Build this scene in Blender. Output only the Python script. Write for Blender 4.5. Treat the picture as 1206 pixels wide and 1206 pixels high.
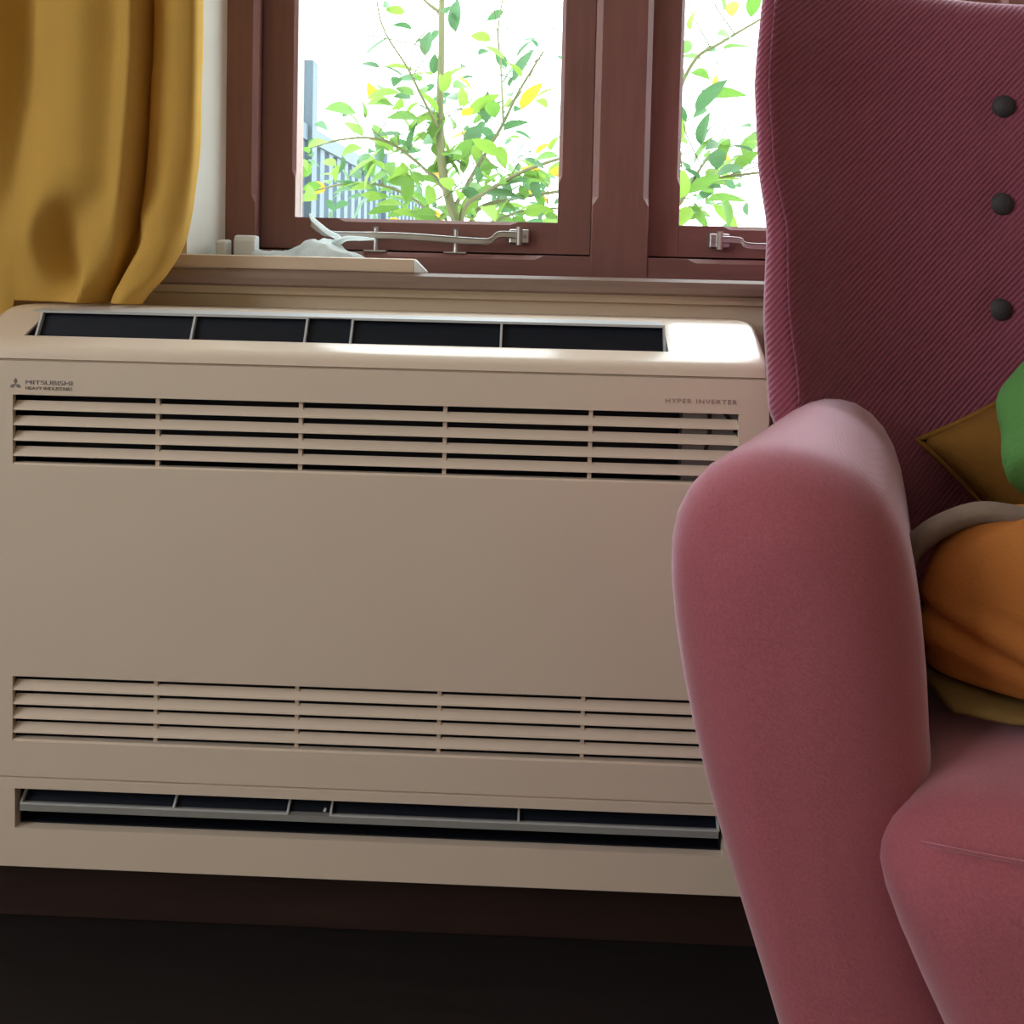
import bpy, bmesh, math, random
from mathutils import Vector, Matrix, noise

for o in list(bpy.data.objects):
    bpy.data.objects.remove(o)
S = bpy.context.scene
C = S.collection
PI = math.pi

# ---------------------------------------------------------------- camera
cd = bpy.data.cameras.new('camera')
cam = bpy.data.objects.new('camera', cd)
C.objects.link(cam)
cd.sensor_width = 36.0
cd.lens = 36.0 * 1230 / 1206
cd.shift_y = (380 - 603) / 1206
cd.clip_start = 0.02
cam.matrix_world = Matrix((
    (0.99918762, -0.02480796, 0.0317594, 0.1893),
    (0.03289229, 0.0466782, -0.99836829, -1.1438),
    (0.02328501, 0.99860188, 0.04745627, 0.7710),
    (0, 0, 0, 1)))
S.camera = cam

# ---------------------------------------------------------------- sky, daylight, exposure
w = bpy.data.worlds.new('World')
S.world = w
w.use_nodes = True
bg = w.node_tree.nodes['Background']
bg.inputs[0].default_value = (0.93, 0.97, 1.0, 1)
bg.inputs[1].default_value = 8.0


def portal(name, loc, look, sx, sy):
    """guides the sampling of the sky's light through a window opening"""
    l = bpy.data.lights.new(name, 'AREA')
    l.shape = 'RECTANGLE'
    l.size, l.size_y = sx, sy
    l.cycles.is_portal = True
    o = bpy.data.objects.new(name, l)
    C.objects.link(o)
    o.location = loc
    o.rotation_euler = (Vector(look) - Vector(loc)).to_track_quat('-Z', 'Y').to_euler()
    return o


# all light is the sky's: through the window in view and one more in the left wall
portal('portal_back', (0.289, 0.41, 1.335), (0.289, 0, 1.335), 1.1, 1.15)
portal('portal_left', (-2.46, -1.875, 1.6), (0, -1.875, 1.6), 1.76, 1.32)

S.view_settings.view_transform = 'Standard'
S.view_settings.look = 'None'
S.view_settings.exposure = 0.08
S.view_settings.gamma = 1.0
S.view_settings.use_curve_mapping = False


# ---------------------------------------------------------------- helpers
def lin(c):
    return tuple(((v / 255) / 12.92 if v / 255 <= 0.04045 else ((v / 255 + 0.055) / 1.055) ** 2.4) for v in c)


MATS = {}


def mat(name, col, rough=0.5, spec=0.5, var=0.0, vscale=8.0, bump=0.0, bscale=200.0, metal=0.0, trans=0.0, stretch=(1, 1, 1)):
    m = bpy.data.materials.new(name)
    m.use_nodes = True
    nt = m.node_tree
    b = nt.nodes['Principled BSDF']
    b.inputs['Roughness'].default_value = rough
    b.inputs['Metallic'].default_value = metal
    b.inputs['Specular IOR Level'].default_value = spec
    c = lin(col)
    tc = nt.nodes.new('ShaderNodeTexCoord')
    mp = nt.nodes.new('ShaderNodeMapping')
    mp.inputs['Scale'].default_value = stretch
    nt.links.new(tc.outputs['Object'], mp.inputs[0])
    n = nt.nodes.new('ShaderNodeTexNoise')
    n.inputs['Scale'].default_value = vscale
    n.inputs['Detail'].default_value = 3
    nt.links.new(mp.outputs[0], n.inputs['Vector'])
    r = nt.nodes.new('ShaderNodeMix')
    r.data_type = 'RGBA'
    r.inputs[6].default_value = tuple(v * (1 - var) for v in c) + (1,)
    r.inputs[7].default_value = tuple(min(1, v * (1 + var)) for v in c) + (1,)
    nt.links.new(n.outputs['Fac'], r.inputs[0])
    nt.links.new(r.outputs[2], b.inputs['Base Color'])
    if bump > 0:
        n2 = nt.nodes.new('ShaderNodeTexNoise')
        n2.inputs['Scale'].default_value = bscale
        nt.links.new(mp.outputs[0], n2.inputs['Vector'])
        bp = nt.nodes.new('ShaderNodeBump')
        bp.inputs['Strength'].default_value = bump
        bp.inputs['Distance'].default_value = 0.002
        nt.links.new(n2.outputs['Fac'], bp.inputs['Height'])
        nt.links.new(bp.outputs[0], b.inputs['Normal'])
    if trans > 0:
        t = nt.nodes.new('ShaderNodeBsdfTranslucent')
        nt.links.new(r.outputs[2], t.inputs[0])
        mx = nt.nodes.new('ShaderNodeMixShader')
        mx.inputs[0].default_value = trans
        out = nt.nodes['Material Output']
        nt.links.new(b.outputs[0], mx.inputs[1])
        nt.links.new(t.outputs[0], mx.inputs[2])
        nt.links.new(mx.outputs[0], out.inputs[0])
    MATS[name] = m
    return m


def twill(name, col, scale, angle, depth, contrast, var=0.12):
    """woven cloth: diagonal ribs as fine relief, rib shadows darkened into the colour"""
    m = mat(name, col, rough=0.95, spec=0.15, var=var, vscale=5)
    nt = m.node_tree
    b = nt.nodes['Principled BSDF']
    b.inputs['Sheen Weight'].default_value = 1.0
    b.inputs['Sheen Roughness'].default_value = 0.4
    b.inputs['Sheen Tint'].default_value = (1.0, 0.75, 0.9, 1)
    tc = nt.nodes.new('ShaderNodeTexCoord')
    mp = nt.nodes.new('ShaderNodeMapping')
    mp.inputs['Rotation'].default_value = (0, angle, 0)
    nt.links.new(tc.outputs['Object'], mp.inputs[0])
    wv = nt.nodes.new('ShaderNodeTexWave')
    wv.wave_type = 'BANDS'
    wv.bands_direction = 'Z'
    wv.inputs['Scale'].default_value = scale
    wv.inputs['Distortion'].default_value = 0.6
    wv.inputs['Detail'].default_value = 1
    nt.links.new(mp.outputs[0], wv.inputs[0])
    n = nt.nodes.new('ShaderNodeTexNoise')
    n.inputs['Scale'].default_value = 500
    nt.links.new(tc.outputs['Object'], n.inputs['Vector'])
    ad = nt.nodes.new('ShaderNodeMath')
    ad.operation = 'MULTIPLY_ADD'
    ad.inputs[1].default_value = 0.5
    nt.links.new(n.outputs['Fac'], ad.inputs[0])
    nt.links.new(wv.outputs['Fac'], ad.inputs[2])
    bp = nt.nodes.new('ShaderNodeBump')
    bp.inputs['Strength'].default_value = depth
    bp.inputs['Distance'].default_value = 0.001
    nt.links.new(ad.outputs[0], bp.inputs['Height'])
    nt.links.new(bp.outputs[0], b.inputs['Normal'])
    ym = nt.nodes.new('ShaderNodeMix')
    ym.data_type = 'RGBA'
    ym.blend_type = 'MULTIPLY'
    ym.inputs[0].default_value = 1
    y2 = nt.nodes.new('ShaderNodeTexNoise')
    y2.inputs['Scale'].default_value = 520
    y2.inputs['Detail'].default_value = 4
    nt.links.new(tc.outputs['Object'], y2.inputs['Vector'])
    yr = nt.nodes.new('ShaderNodeMapRange')
    yr.inputs[1].default_value, yr.inputs[2].default_value = 0.3, 0.7
    yr.inputs[3].default_value, yr.inputs[4].default_value = 0.86, 1.08
    nt.links.new(y2.outputs['Fac'], yr.inputs[0])
    nt.links.new(b.inputs['Base Color'].links[0].from_socket, ym.inputs[6])
    nt.links.new(yr.outputs[0], ym.inputs[7])
    src = ym.outputs[2]
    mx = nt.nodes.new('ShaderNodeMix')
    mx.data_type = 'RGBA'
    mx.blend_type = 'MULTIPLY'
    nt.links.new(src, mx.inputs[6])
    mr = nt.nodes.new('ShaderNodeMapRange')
    mr.inputs[3].default_value = 1 - contrast  # grooves between ribs darkened in colour, standing in for rib shadow
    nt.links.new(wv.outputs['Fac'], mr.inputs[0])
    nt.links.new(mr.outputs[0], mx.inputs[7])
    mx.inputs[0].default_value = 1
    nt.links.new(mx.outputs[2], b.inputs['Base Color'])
    return m


def glass_mat():
    m = bpy.data.materials.new('glass')
    m.use_nodes = True
    nt = m.node_tree
    nt.nodes.remove(nt.nodes['Principled BSDF'])
    t = nt.nodes.new('ShaderNodeBsdfTransparent')
    t.inputs[0].default_value = (0.93, 0.97, 0.96, 1)
    g = nt.nodes.new('ShaderNodeBsdfGlossy')
    g.inputs['Roughness'].default_value = 0.02
    mx = nt.nodes.new('ShaderNodeMixShader')
    mx.inputs[0].default_value = 0.06
    nt.links.new(t.outputs[0], mx.inputs[1])
    nt.links.new(g.outputs[0], mx.inputs[2])
    nt.links.new(mx.outputs[0], nt.nodes['Material Output'].inputs[0])
    return m


M_WALL = mat('cream_plaster', (228, 211, 186), 0.9, 0.2, 0.03, 4, 0.15, 120)
M_REVEAL = mat('white_plaster', (240, 242, 236), 0.9, 0.2, 0.02, 4)
M_CEIL = mat('ceiling_paint', (236, 232, 222), 0.9, 0.2, 0.02, 3)
M_FLOOR = mat('dark_floor', (32, 28, 28), 0.6, 0.25, 0.35, 6, 0.1, 40, stretch=(1, 6, 1))
M_WOOD = mat('mahogany', (132, 90, 84), 0.42, 0.5, 0.25, 14, 0.1, 60, stretch=(6, 6, 0.6))
M_WOODH = mat('mahogany_rail', (132, 90, 84), 0.42, 0.5, 0.25, 14, 0.1, 60, stretch=(0.6, 6, 6))
M_SILL = mat('sill_wood', (128, 106, 94), 0.45, 0.5, 0.2, 10, 0.1, 60, stretch=(0.6, 6, 8))
M_PLINTH = mat('plinth_wood', (52, 36, 32), 0.5, 0.4, 0.3, 8, 0.1, 40, stretch=(0.7, 6, 6))
M_PLASTIC = mat('white_plastic', (230, 213, 196), 0.19, 0.5, 0.015, 3)
M_PLASTICG = mat('grey_plastic', (150, 150, 148), 0.4, 0.5, 0.03, 10)
M_LOUVER = mat('louver_plastic', (196, 198, 200), 0.35, 0.5, 0.02, 10)
M_DARK = mat('dark_cavity', (20, 24, 34), 0.5, 0.4, 0.2, 20)
M_NAVY = mat('smoked_plastic', (18, 24, 36), 0.5, 0.25, 0.15, 9)
M_PRINT = mat('grey_print', (136, 128, 120), 0.6, 0.3)
M_PRINTB = mat('blue_print', (136, 130, 140), 0.6, 0.3)
M_PRINTP = mat('pale_print', (158, 138, 132), 0.6, 0.3)
M_CURTAIN = mat('mustard_velvet', (218, 176, 90), 0.9, 0.15, 0.12, 9, 0.25, 350, trans=0.22)
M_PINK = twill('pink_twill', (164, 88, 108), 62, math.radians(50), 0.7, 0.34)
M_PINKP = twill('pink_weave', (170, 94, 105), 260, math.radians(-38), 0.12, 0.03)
M_BUTTON = mat('button_cloth', (62, 58, 62), 0.6, 0.4, 0.2, 60, 0.3, 600)
M_LEGW = mat('chair_leg_wood', (60, 38, 28), 0.4, 0.5, 0.2, 12)
M_OLIVE = mat('ochre_cloth', (132, 92, 40), 0.9, 0.15, 0.15, 12, 0.3, 300)
M_OLIVE2 = mat('olive_cloth', (128, 104, 62), 0.9, 0.15, 0.1, 12, 0.3, 300)
M_ORANGE = mat('rust_trouser_cloth', (180, 112, 56), 0.9, 0.15, 0.1, 10, 0.3, 300)
M_GREEN = mat('green_knit', (82, 128, 68), 0.95, 0.15, 0.15, 14, 0.5, 260)
M_TAUPE = mat('taupe_knit', (128, 108, 96), 0.95, 0.15, 0.1, 20, 0.4, 300)
M_SKIN = mat('skin', (214, 164, 136), 0.5, 0.4, 0.05, 10)
M_HAIR = mat('hair', (62, 42, 30), 0.6, 0.4, 0.3, 60, 0.5, 120, stretch=(4, 4, 0.5))
M_EYE = mat('eye', (40, 30, 26), 0.2, 0.5)
M_LIP = mat('lip', (186, 104, 96), 0.5, 0.4)
M_STEEL = mat('brushed_steel', (196, 196, 194), 0.32, 0.5, 0.08, 40, metal=0.9)
M_WHITE = mat('white_block', (244, 246, 244), 0.5, 0.4, 0.02, 10, trans=0.35)
M_BAG = mat('thin_white_plastic', (244, 250, 250), 0.35, 0.5, 0.04, 30, trans=0.6)
M_BOARD = mat('pale_board', (200, 178, 156), 0.6, 0.3, 0.06, 9, stretch=(0.6, 5, 5))
M_LEAF = [mat('leaf_green', (92, 136, 56), 0.45, 0.4, 0.25, 25, trans=0.45),
          mat('leaf_dark_green', (66, 110, 70), 0.45, 0.4, 0.25, 25, trans=0.4),
          mat('leaf_lime', (118, 156, 62), 0.45, 0.4, 0.2, 25, trans=0.5),
          mat('leaf_yellow', (206, 164, 50), 0.5, 0.4, 0.15, 25, trans=0.45)]
M_BARK = mat('bark', (106, 112, 86), 0.85, 0.2, 0.25, 40, 0.5, 90, stretch=(1, 1, 0.3))
M_FENCE = mat('fence_paint', (66, 84, 98), 0.6, 0.3, 0.1, 8)
M_GROUND = mat('gravel', (170, 166, 156), 0.95, 0.1, 0.2, 30, 0.5, 60)
M_GLASS = glass_mat()


class MB:
    def __init__(self):
        self.v, self.f = [], []

    def add(self, v, f):
        n = len(self.v)
        self.v += [tuple(p) for p in v]
        self.f += [tuple(i + n for i in q) for q in f]
        return self

    def box(self, x0, x1, y0, y1, z0, z1):
        v = [(x, y, z) for z in (z0, z1) for y in (y0, y1) for x in (x0, x1)]
        return self.add(v, [(0, 2, 3, 1), (4, 5, 7, 6), (0, 1, 5, 4), (2, 6, 7, 3), (0, 4, 6, 2), (1, 3, 7, 5)])

    def loft(self, rings, cap0=True, cap1=True, closed=True):
        n = len(rings[0])
        v = [p for r in rings for p in r]
        f = []
        for i in range(len(rings) - 1):
            for j in range(n if closed else n - 1):
                k = (j + 1) % n
                f.append((i * n + j, i * n + k, (i + 1) * n + k, (i + 1) * n + j))
        if cap0:
            f.append(tuple(range(n))[::-1])
        if cap1:
            f.append(tuple((len(rings) - 1) * n + j for j in range(n)))
        return self.add(v, f)

    def prism_x(self, prof, x0, x1):
        return self.loft([[(x, y, z) for y, z in prof] for x in (x0, x1)])

    def tube(self, pts, r, n=10, cap=True):
        pts = [Vector(p) for p in pts]
        rr = r if isinstance(r, (list, tuple)) else [r] * len(pts)
        rings = []
        up = None
        for i, p in enumerate(pts):
            t = (pts[min(i + 1, len(pts) - 1)] - pts[max(i - 1, 0)]).normalized()
            if up is None:
                up = Vector((0, 0, 1)) if abs(t.z) < 0.9 else Vector((0, 1, 0))
            a = t.cross(up).normalized()
            b = a.cross(t).normalized()
            up = b
            rings.append([p + (a * math.cos(q * 2 * PI / n) + b * math.sin(q * 2 * PI / n)) * rr[i] for q in range(n)])
        return self.loft(rings, cap, cap)

    def ellipsoid(self, c, r, nu=20, nv=12, rot=None):
        rings = []
        c = Vector(c)
        for i in range(nv + 1):
            a = PI * i / nv
            a = min(max(a, 0.02), PI - 0.02)
            ring = []
            for j in range(nu):
                b = 2 * PI * j / nu
                p = Vector((r[0] * math.sin(a) * math.cos(b), r[1] * math.sin(a) * math.sin(b), -r[2] * math.cos(a)))
                if rot:
                    p = rot @ p
                ring.append(c + p)
            rings.append(ring)
        return self.loft(rings)

    def build(self, name, m, parent=None, smooth=False, bevel=0, seg=2, sub=0):
        me = bpy.data.meshes.new(name)
        me.from_pydata(self.v, [], self.f)
        me.validate()
        bm = bmesh.new()
        bm.from_mesh(me)
        bmesh.ops.recalc_face_normals(bm, faces=bm.faces)
        bm.to_mesh(me)
        bm.free()
        return finish(name, me, m, parent, smooth, bevel, seg, sub)


def finish(name, me, m, parent=None, smooth=False, bevel=0, seg=2, sub=0):
    me.materials.clear()
    me.materials.append(m)
    o = bpy.data.objects.new(name, me)
    C.objects.link(o)
    if parent:
        o.parent = parent
    if smooth:
        for p in me.polygons:
            p.use_smooth = True
    if bevel:
        b = o.modifiers.new('bevel', 'BEVEL')
        b.width = bevel
        b.segments = seg
        b.limit_method = 'ANGLE'
        b.angle_limit = math.radians(40)
    if sub:
        s = o.modifiers.new('sub', 'SUBSURF')
        s.levels = s.render_levels = sub
    return o


def bake(o):
    """apply the object's modifiers to its mesh"""
    dg = bpy.context.evaluated_depsgraph_get()
    dg.update()
    me = bpy.data.meshes.new_from_object(o.evaluated_get(dg))
    o.modifiers.clear()
    o.data = me


def empty(name, loc=(0, 0, 0), rz=0.0):
    o = bpy.data.objects.new(name, None)
    C.objects.link(o)
    o.location = loc
    o.rotation_euler = (0, 0, rz)
    o.empty_display_size = 0.1
    return o


def tag(o, label=None, cat=None, group=None, kind=None):
    for k, v in (('label', label), ('category', cat), ('group', group), ('kind', kind)):
        if v:
            o[k] = v
    return o


def catmull(pts, n):
    """smooth open curve through points"""
    P = [Vector(p) for p in pts]
    P = [P[0] * 2 - P[1]] + P + [P[-1] * 2 - P[-2]]
    out = []
    for i in range(1, len(P) - 2):
        for k in range(n):
            t = k / n
            a, b, c, d = P[i - 1:i + 3]
            out.append(0.5 * ((2 * b) + (c - a) * t + (2 * a - 5 * b + 4 * c - d) * t * t + (3 * b - a - 3 * c + d) * t ** 3))
    out.append(P[-2])
    return out


def interp(x, tab):
    if x <= tab[0][0]:
        return tab[0][1]
    for (a, b), (c, d) in zip(tab, tab[1:]):
        if x <= c:
            t = (x - a) / (c - a)
            t = t * t * (3 - 2 * t) * 0.5 + t * 0.5
            return b + (d - b) * t
    return tab[-1][1]


# ---------------------------------------------------------------- the room
WX0, WX1 = -0.259, 0.837          # window opening
WZ0, WZ1 = 0.768, 1.90
RX0, RX1, RY0, RY1, RH = -2.30, 2.30, -3.30, 0.235, 2.60
tag(MB().box(RX0 - .2, RX1 + .2, RY0 - .2, RY1 + .2, -0.1, 0.0).build('floor', M_FLOOR), 'very dark brown floor', kind='structure')
tag(MB().box(RX0 - .2, RX1 + .2, RY0 - .2, RY1 + .2, RH, RH + 0.1).build('ceiling', M_CEIL), 'off white ceiling', kind='structure')


def wall_with_hole(name, ax, lo, hi, t0, t1, h0, h1, z0, z1, m, lab):
    mb = MB()

    def b(a0, a1, c0, c1):
        if ax == 'x':
            mb.box(a0, a1, t0, t1, c0, c1)
        else:
            mb.box(t0, t1, a0, a1, c0, c1)
    b(lo, h0, 0, RH)
    b(h1, hi, 0, RH)
    b(h0, h1, 0, z0)
    b(h0, h1, z1, RH)
    return tag(mb.build(name, m), lab, kind='structure')


wall_with_hole('wall_back', 'x', RX0 - .2, RX1 + .2, RY1, RY1 + 0.2, WX0 - .031, WX1 + .031, WZ0, WZ1, M_WALL, 'cream wall below and around the brown window')
wall_with_hole('wall_left', 'y', RY0, RY1, RX0 - 0.2, RX0, -2.75, -1.0, 0.95, 2.25, M_WALL, 'cream side wall with a window')
tag(MB().box(RX0 - .2, RX1 + .2, RY0 - 0.2, RY0, 0, RH).build('wall_front', M_WALL), 'cream wall facing the window', kind='structure')
tag(MB().box(RX1, RX1 + 0.2, RY0, RY1, 0, RH).build('wall_right', M_WALL), 'cream side wall', kind='structure')
# white painted left reveal of the window, between wall face and frame
def wedge(xa, xb):
    return MB().loft([[(xa, RY1 + .0005, z), (xb, 0.2995, z), (xb, 0.435, z), (xa, 0.435, z)] for z in (WZ0, WZ1)])


tag(wedge(WX1 + .031, WX1).build('trim_4', M_REVEAL), 'white painted window reveal behind the armchair', kind='structure')
tag(wedge(WX0 - .031, WX0).build('trim_1', M_REVEAL), 'white painted window reveal beside the curtain', kind='structure')
# sill board
t = MB()
prof = [(0.30, 0.746), (0.198, 0.746), (0.193, 0.749), (0.191, 0.757), (0.193, 0.764), (0.199, 0.768), (0.30, 0.768)]
t.prism_x(prof, -0.36, 0.92)
tag(t.build('trim_2', M_SILL), 'brown wooden sill board with a rounded nose under the window', kind='structure')
# batten under the sill
tag(MB().prism_x([(0.235, 0.734), (0.222, 0.736), (0.218, 0.746), (0.235, 0.746)], -0.36, 0.92).build('trim_3', M_WALL), 'narrow cream batten under the window sill', kind='structure')
# baseboards
tag(MB().box(-2.3, -0.801, 0.22, RY1, 0, 0.1).build('baseboard_back', M_PLINTH, bevel=.003), kind='structure')
tag(MB().box(RX0, RX0 + .015, RY0, 0.22, 0, 0.1).build('baseboard_left', M_PLINTH, bevel=.003), kind='structure')


# ---------------------------------------------------------------- window with two casements
def chamfer_post(mb, x0, x1, y0, y1, z0, z1, c, za, left=True, right=True):
    """upright whose front corners are chamfered above za with a stopped end"""
    rings = []
    for z, k in ((z0, 0.0004), (za, 0.0004), (za + 0.012, c), (z1, c)):
        a, b = (k if left else 0.0004), (k if right else 0.0004)
        rings.append([(x0, y1, z), (x0, y0 + a, z), (x0 + a, y0, z), (x1 - b, y0, z), (x1, y0 + b, z), (x1, y1, z)])
    mb.loft(rings)


def chamfer_rail(mb, x0, x1, y0, y1, z0, z1, c, xa, xb):
    """bottom rail, upper front corner chamfered between xa and xb"""
    rings = []
    for x, k in ((x0, .0004), (xa, .0004), (xa + .012, c), (xb - .012, c), (xb, .0004), (x1, .0004)):
        rings.append([(x, y1, z0), (x, y0, z0), (x, y0, z1 - k), (x, y0 + k, z1), (x, y1, z1)])
    mb.loft(rings)


win = tag(empty('window_1', (0, 0, 0)), 'brown wooden window with two casements behind the armchair', kind='structure')
fr = MB()
chamfer_post(fr, WX0, -0.217, 0.30, 0.39, WZ0, WZ1, 0.006, 0.86, left=False)
chamfer_post(fr, 0.795, WX1, 0.30, 0.39, WZ0, WZ1, 0.006, 0.86, right=False)
fr.box(-0.217, 0.795, 0.30, 0.39, WZ1 - .04, WZ1)
fro = fr.build('window_frame', M_WOOD, win)
st = MB()
for a_, b_ in ((-0.217, 0.250), (0.327, 0.795)):
    st.box(a_, b_, 0.3725, 0.389, 0.796, 0.812).box(a_, b_, 0.3725, 0.389, WZ1 - .06, WZ1 - .04)
    st.box(a_, a_ + .012, 0.3725, 0.389, 0.812, WZ1 - .06).box(b_ - .012, b_, 0.3725, 0.389, 0.812, WZ1 - .06)
st.build('sash_stop', M_WOOD, win)
ml = MB()
chamfer_post(ml, 0.250, 0.327, 0.298, 0.39, WZ0 - .002, WZ1 - .04, 0.008, 0.866)
ml.build('mullion', M_WOOD, win)
br = MB()
chamfer_rail(br, -0.217, 0.250, 0.30, 0.39, WZ0, 0.796, 0.006, -0.09, 0.185)
br.build('bottom_rail', M_WOODH, win)
br = MB()
chamfer_rail(br, 0.327, 0.795, 0.30, 0.39, WZ0, 0.796, 0.006, 0.382, 0.66)
br.build('bottom_rail', M_WOODH, win)


def sash(x0, x1, gx0, gx1):
    y0, y1, z0, z1, gz0, gz1 = 0.328, 0.372, 0.799, WZ1 - .043, 0.843, WZ1 - .09
    root = bpy.data.objects.new('sash', None)
    C.objects.link(root)
    root.parent = win
    for nm, a, b in (('stile', x0, gx0), ('stile', gx1, x1)):
        s = MB()
        inner_right = a == x0
        chamfer_post(s, a, b, y0, y1, z0, z1, 0.005, 0.897, left=not inner_right, right=inner_right)
        s.build(nm, M_WOOD, root)
    s = MB()
    chamfer_rail(s, gx0, gx1, y0, y1, z0, gz0, 0.005, gx0 + .06, gx1 - .055)
    s.build('sash_rail', M_WOODH, root)
    MB().box(gx0, gx1, y0, y1, gz1, z1).build('sash_rail', M_WOODH, root)
    MB().box(gx0, gx1, 0.356, 0.360, gz0, gz1).build('pane', M_GLASS, root)
    return root


sash1 = sash(-0.2165, 0.2495, -0.168, 0.203)
sash2 = sash(0.3275, 0.7945, 0.373, 0.743)


def stay(xa, xb, xp, p1, p2, curl):
    """casement stay: thin bar along the bottom rail, hinge bracket at xp, two pegs"""
    b = MB()
    z = 0.820
    if curl:
        path = catmull([(xa, 0.306, z + .014), (xa + .012, 0.306, z + .005), (xa + .03, 0.308, z - .001), (xa + .12, 0.309, z - .001), (xb - .06, 0.309, z - .006), (xb - .04, 0.311, z - .005), (xb - .028, 0.313, z + .004), (xb, 0.314, z + .004)], 6)
    else:
        path = catmull([(xa, 0.314, z + .004), (xa + .03, 0.313, z + .003), (xa + .042, 0.311, z - .004), (xa + .10, 0.309, z - .004), (xb, 0.309, z - .002)], 6)
    rings = []
    for p in path:
        rings.append([p + Vector((0, -.0025, -.0046)), p + Vector((0, .0025, -.0046)), p + Vector((0, .0025, .0046)), p + Vector((0, -.0025, .0046))])
    b.loft(rings)
    bo = b.build('stay_bar', M_STEEL, win, bevel=.0012)
    # narrow groove rib along the bar
    k = MB()
    k.tube([p + Vector((0, -.003, .0034)) for p in path], .0012, 6)
    k.tube([p + Vector((0, -.003, -.0034)) for p in path], .0012, 6)
    k.build('rolled_edge', M_STEEL, bo, smooth=True)
    br_ = MB().box(xp - .014, xp + .014, 0.316, 0.328, z - .008, z + .012).build('stay_bracket', M_STEEL, win, bevel=.002)
    MB().tube([(xp, .313, z - .010), (xp, .313, z + .015)], .0045, 12).build('pivot', M_STEEL, br_, smooth=False)
    MB().tube([(xp - .0085, .318, z + .002), (xp - .0085, .3145, z + .002)], .0028, 10).build('screw', M_PLASTICG, br_)
    MB().tube([(xp + .0085, .318, z + .002), (xp + .0085, .3145, z + .002)], .0028, 10).build('screw', M_PLASTICG, br_)
    for px in (p1, p2):
        pg = MB().tube([(px, .312, .796), (px, .312, .806), (px, .312, .829), (px, .312, .831)], [.0042, .0034, .0034, .0046], 12).build('stay_peg', M_STEEL, win)
        MB().box(px - .016, px + .016, .303, .322, .796, .7985).build('peg_plate', M_STEEL, pg, bevel=.0008)


stay(-0.140, 0.150, 0.150, -0.050, 0.062, True)
stay(0.425, 0.66, 0.428, 0.52, 0.62, False)

# the other window that lights the room (out of view)
mb = MB()
for p, q, r_, s_ in ((-2.75, -2.71, .95, 2.25), (-1.04, -1.0, .95, 2.25), (-1.895, -1.855, .95, 2.25), (-2.75, -1.0, .95, .99), (-2.75, -1.0, 2.21, 2.25)):
    mb.box(RX0 - .06, RX0 - .01, p, q, r_, s_)
tag(mb.build('window_2', M_WOOD), 'brown wooden window in the left wall', kind='structure')

# ---------------------------------------------------------------- plinth and air conditioner
tag(MB().box(-0.80, 0.46, 0.035, 0.235, 0.0, 0.0795).build('plinth', M_PLINTH, bevel=.002), 'dark brown wooden plinth under the air conditioner', 'plinth')

ac = tag(empty('air_conditioner', (0, 0, 0.08)), 'white floor console air conditioner under the window with slotted front panel', 'air conditioner')
AX0, AX1 = -0.478, 0.439
DZ = -0.08                           # children are stored relative to the unit's base


def acb(mb, name, m, parent=None, **k):
    mb.v = [(x, y, z + DZ) for x, y, z in mb.v]
    return mb.build(name, m, parent or ac, **k)


prof = [(0.000, 0.081), (0.000, 0.1835), (0.006, 0.1850), (0.006, 0.6615), (0.0005, 0.6630), (0.0015, 0.6690), (0.005, 0.6745), (0.012, 0.6790), (0.030, 0.6850),
        (0.060, 0.6975), (0.098, 0.7130), (0.112, 0.7170), (0.130, 0.7185), (0.225, 0.7185), (0.233, 0.7150), (0.234, 0.700), (0.234, 0.081)]
rings = []
r0 = 0.026
ds = [r0 * (1 - math.cos(i * PI / 2 / 6)) for i in range(7)]


def ring(x, ins):
    out = []
    for y, z in prof:
        yy = max(y, 0) + ins * (1 - min(1, y / 0.12)) if y < .12 else y
        kz = min(1.0, max(0.0, (z - 0.6) / 0.08))
        out.append((x, yy, z - ins * 0.9 * kz))
    return out


for d in ds:
    rings.append(ring(AX0 + d, r0 - math.sqrt(max(0, r0 * r0 - (r0 - d) ** 2))))
for d in ds[::-1]:
    rings.append(ring(AX1 - d * .4, 0.4 * (r0 - math.sqrt(max(0, r0 * r0 - (r0 - d) ** 2)))))
OX0, OX1 = -0.408, 0.329             # top outlet
BX0, BX1 = -0.401, 0.402             # bottom outlet
VX0, VSP = -0.4037, 0.1615           # slots: left end and spacing of the bars
VX1 = VX0 + 5 * VSP
VENTS = ((0.6225, 0.5475), (0.3020, 0.2310))


OPEN0, OPEN1 = -0.408, 0.408


def notch(z0, z1, y0):
    return [(y0, z0), (0.055, z0), (0.055, z1), (y0, z1)]


low = [(0.000, 0.081), (0.000, 0.126), (0.07, 0.126), (0.07, 0.172), (0.000, 0.172), (0.000, 0.1835), (0.006, 0.1850)]
mids = notch(VENTS[1][1] - .006, VENTS[1][0] + .004, .006) + notch(VENTS[0][1] - .006, VENTS[0][0] + .004, .006)
topA = [(0.006, 0.6615), (0.0005, 0.6630), (0.0015, 0.6690), (0.005, 0.6745), (0.012, 0.6790), (0.034, 0.6866)]
profA = low + mids + topA + [(0.034, 0.645), (0.100, 0.645), (0.100, 0.7136)] + prof[11:]
profB = low + mids + prof[3:]
casing = MB()
casing.loft(rings[:7] + [ring(OPEN0, 0)], True, True)
casing.prism_x(profA, OPEN0, OX1)
casing.prism_x(profB, OX1, OPEN1)
casing.loft([ring(OPEN1, 0)] + rings[7:], True, True)
casing.box(OPEN0, BX0, 0.0, 0.069, 0.126, 0.172)
casing.box(BX1, OPEN1, 0.0, 0.069, 0.126, 0.172)
body = acb(casing, 'casing', M_PLASTIC, smooth=True)
body.data.set_sharp_from_angle(angle=math.radians(32))


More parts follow.
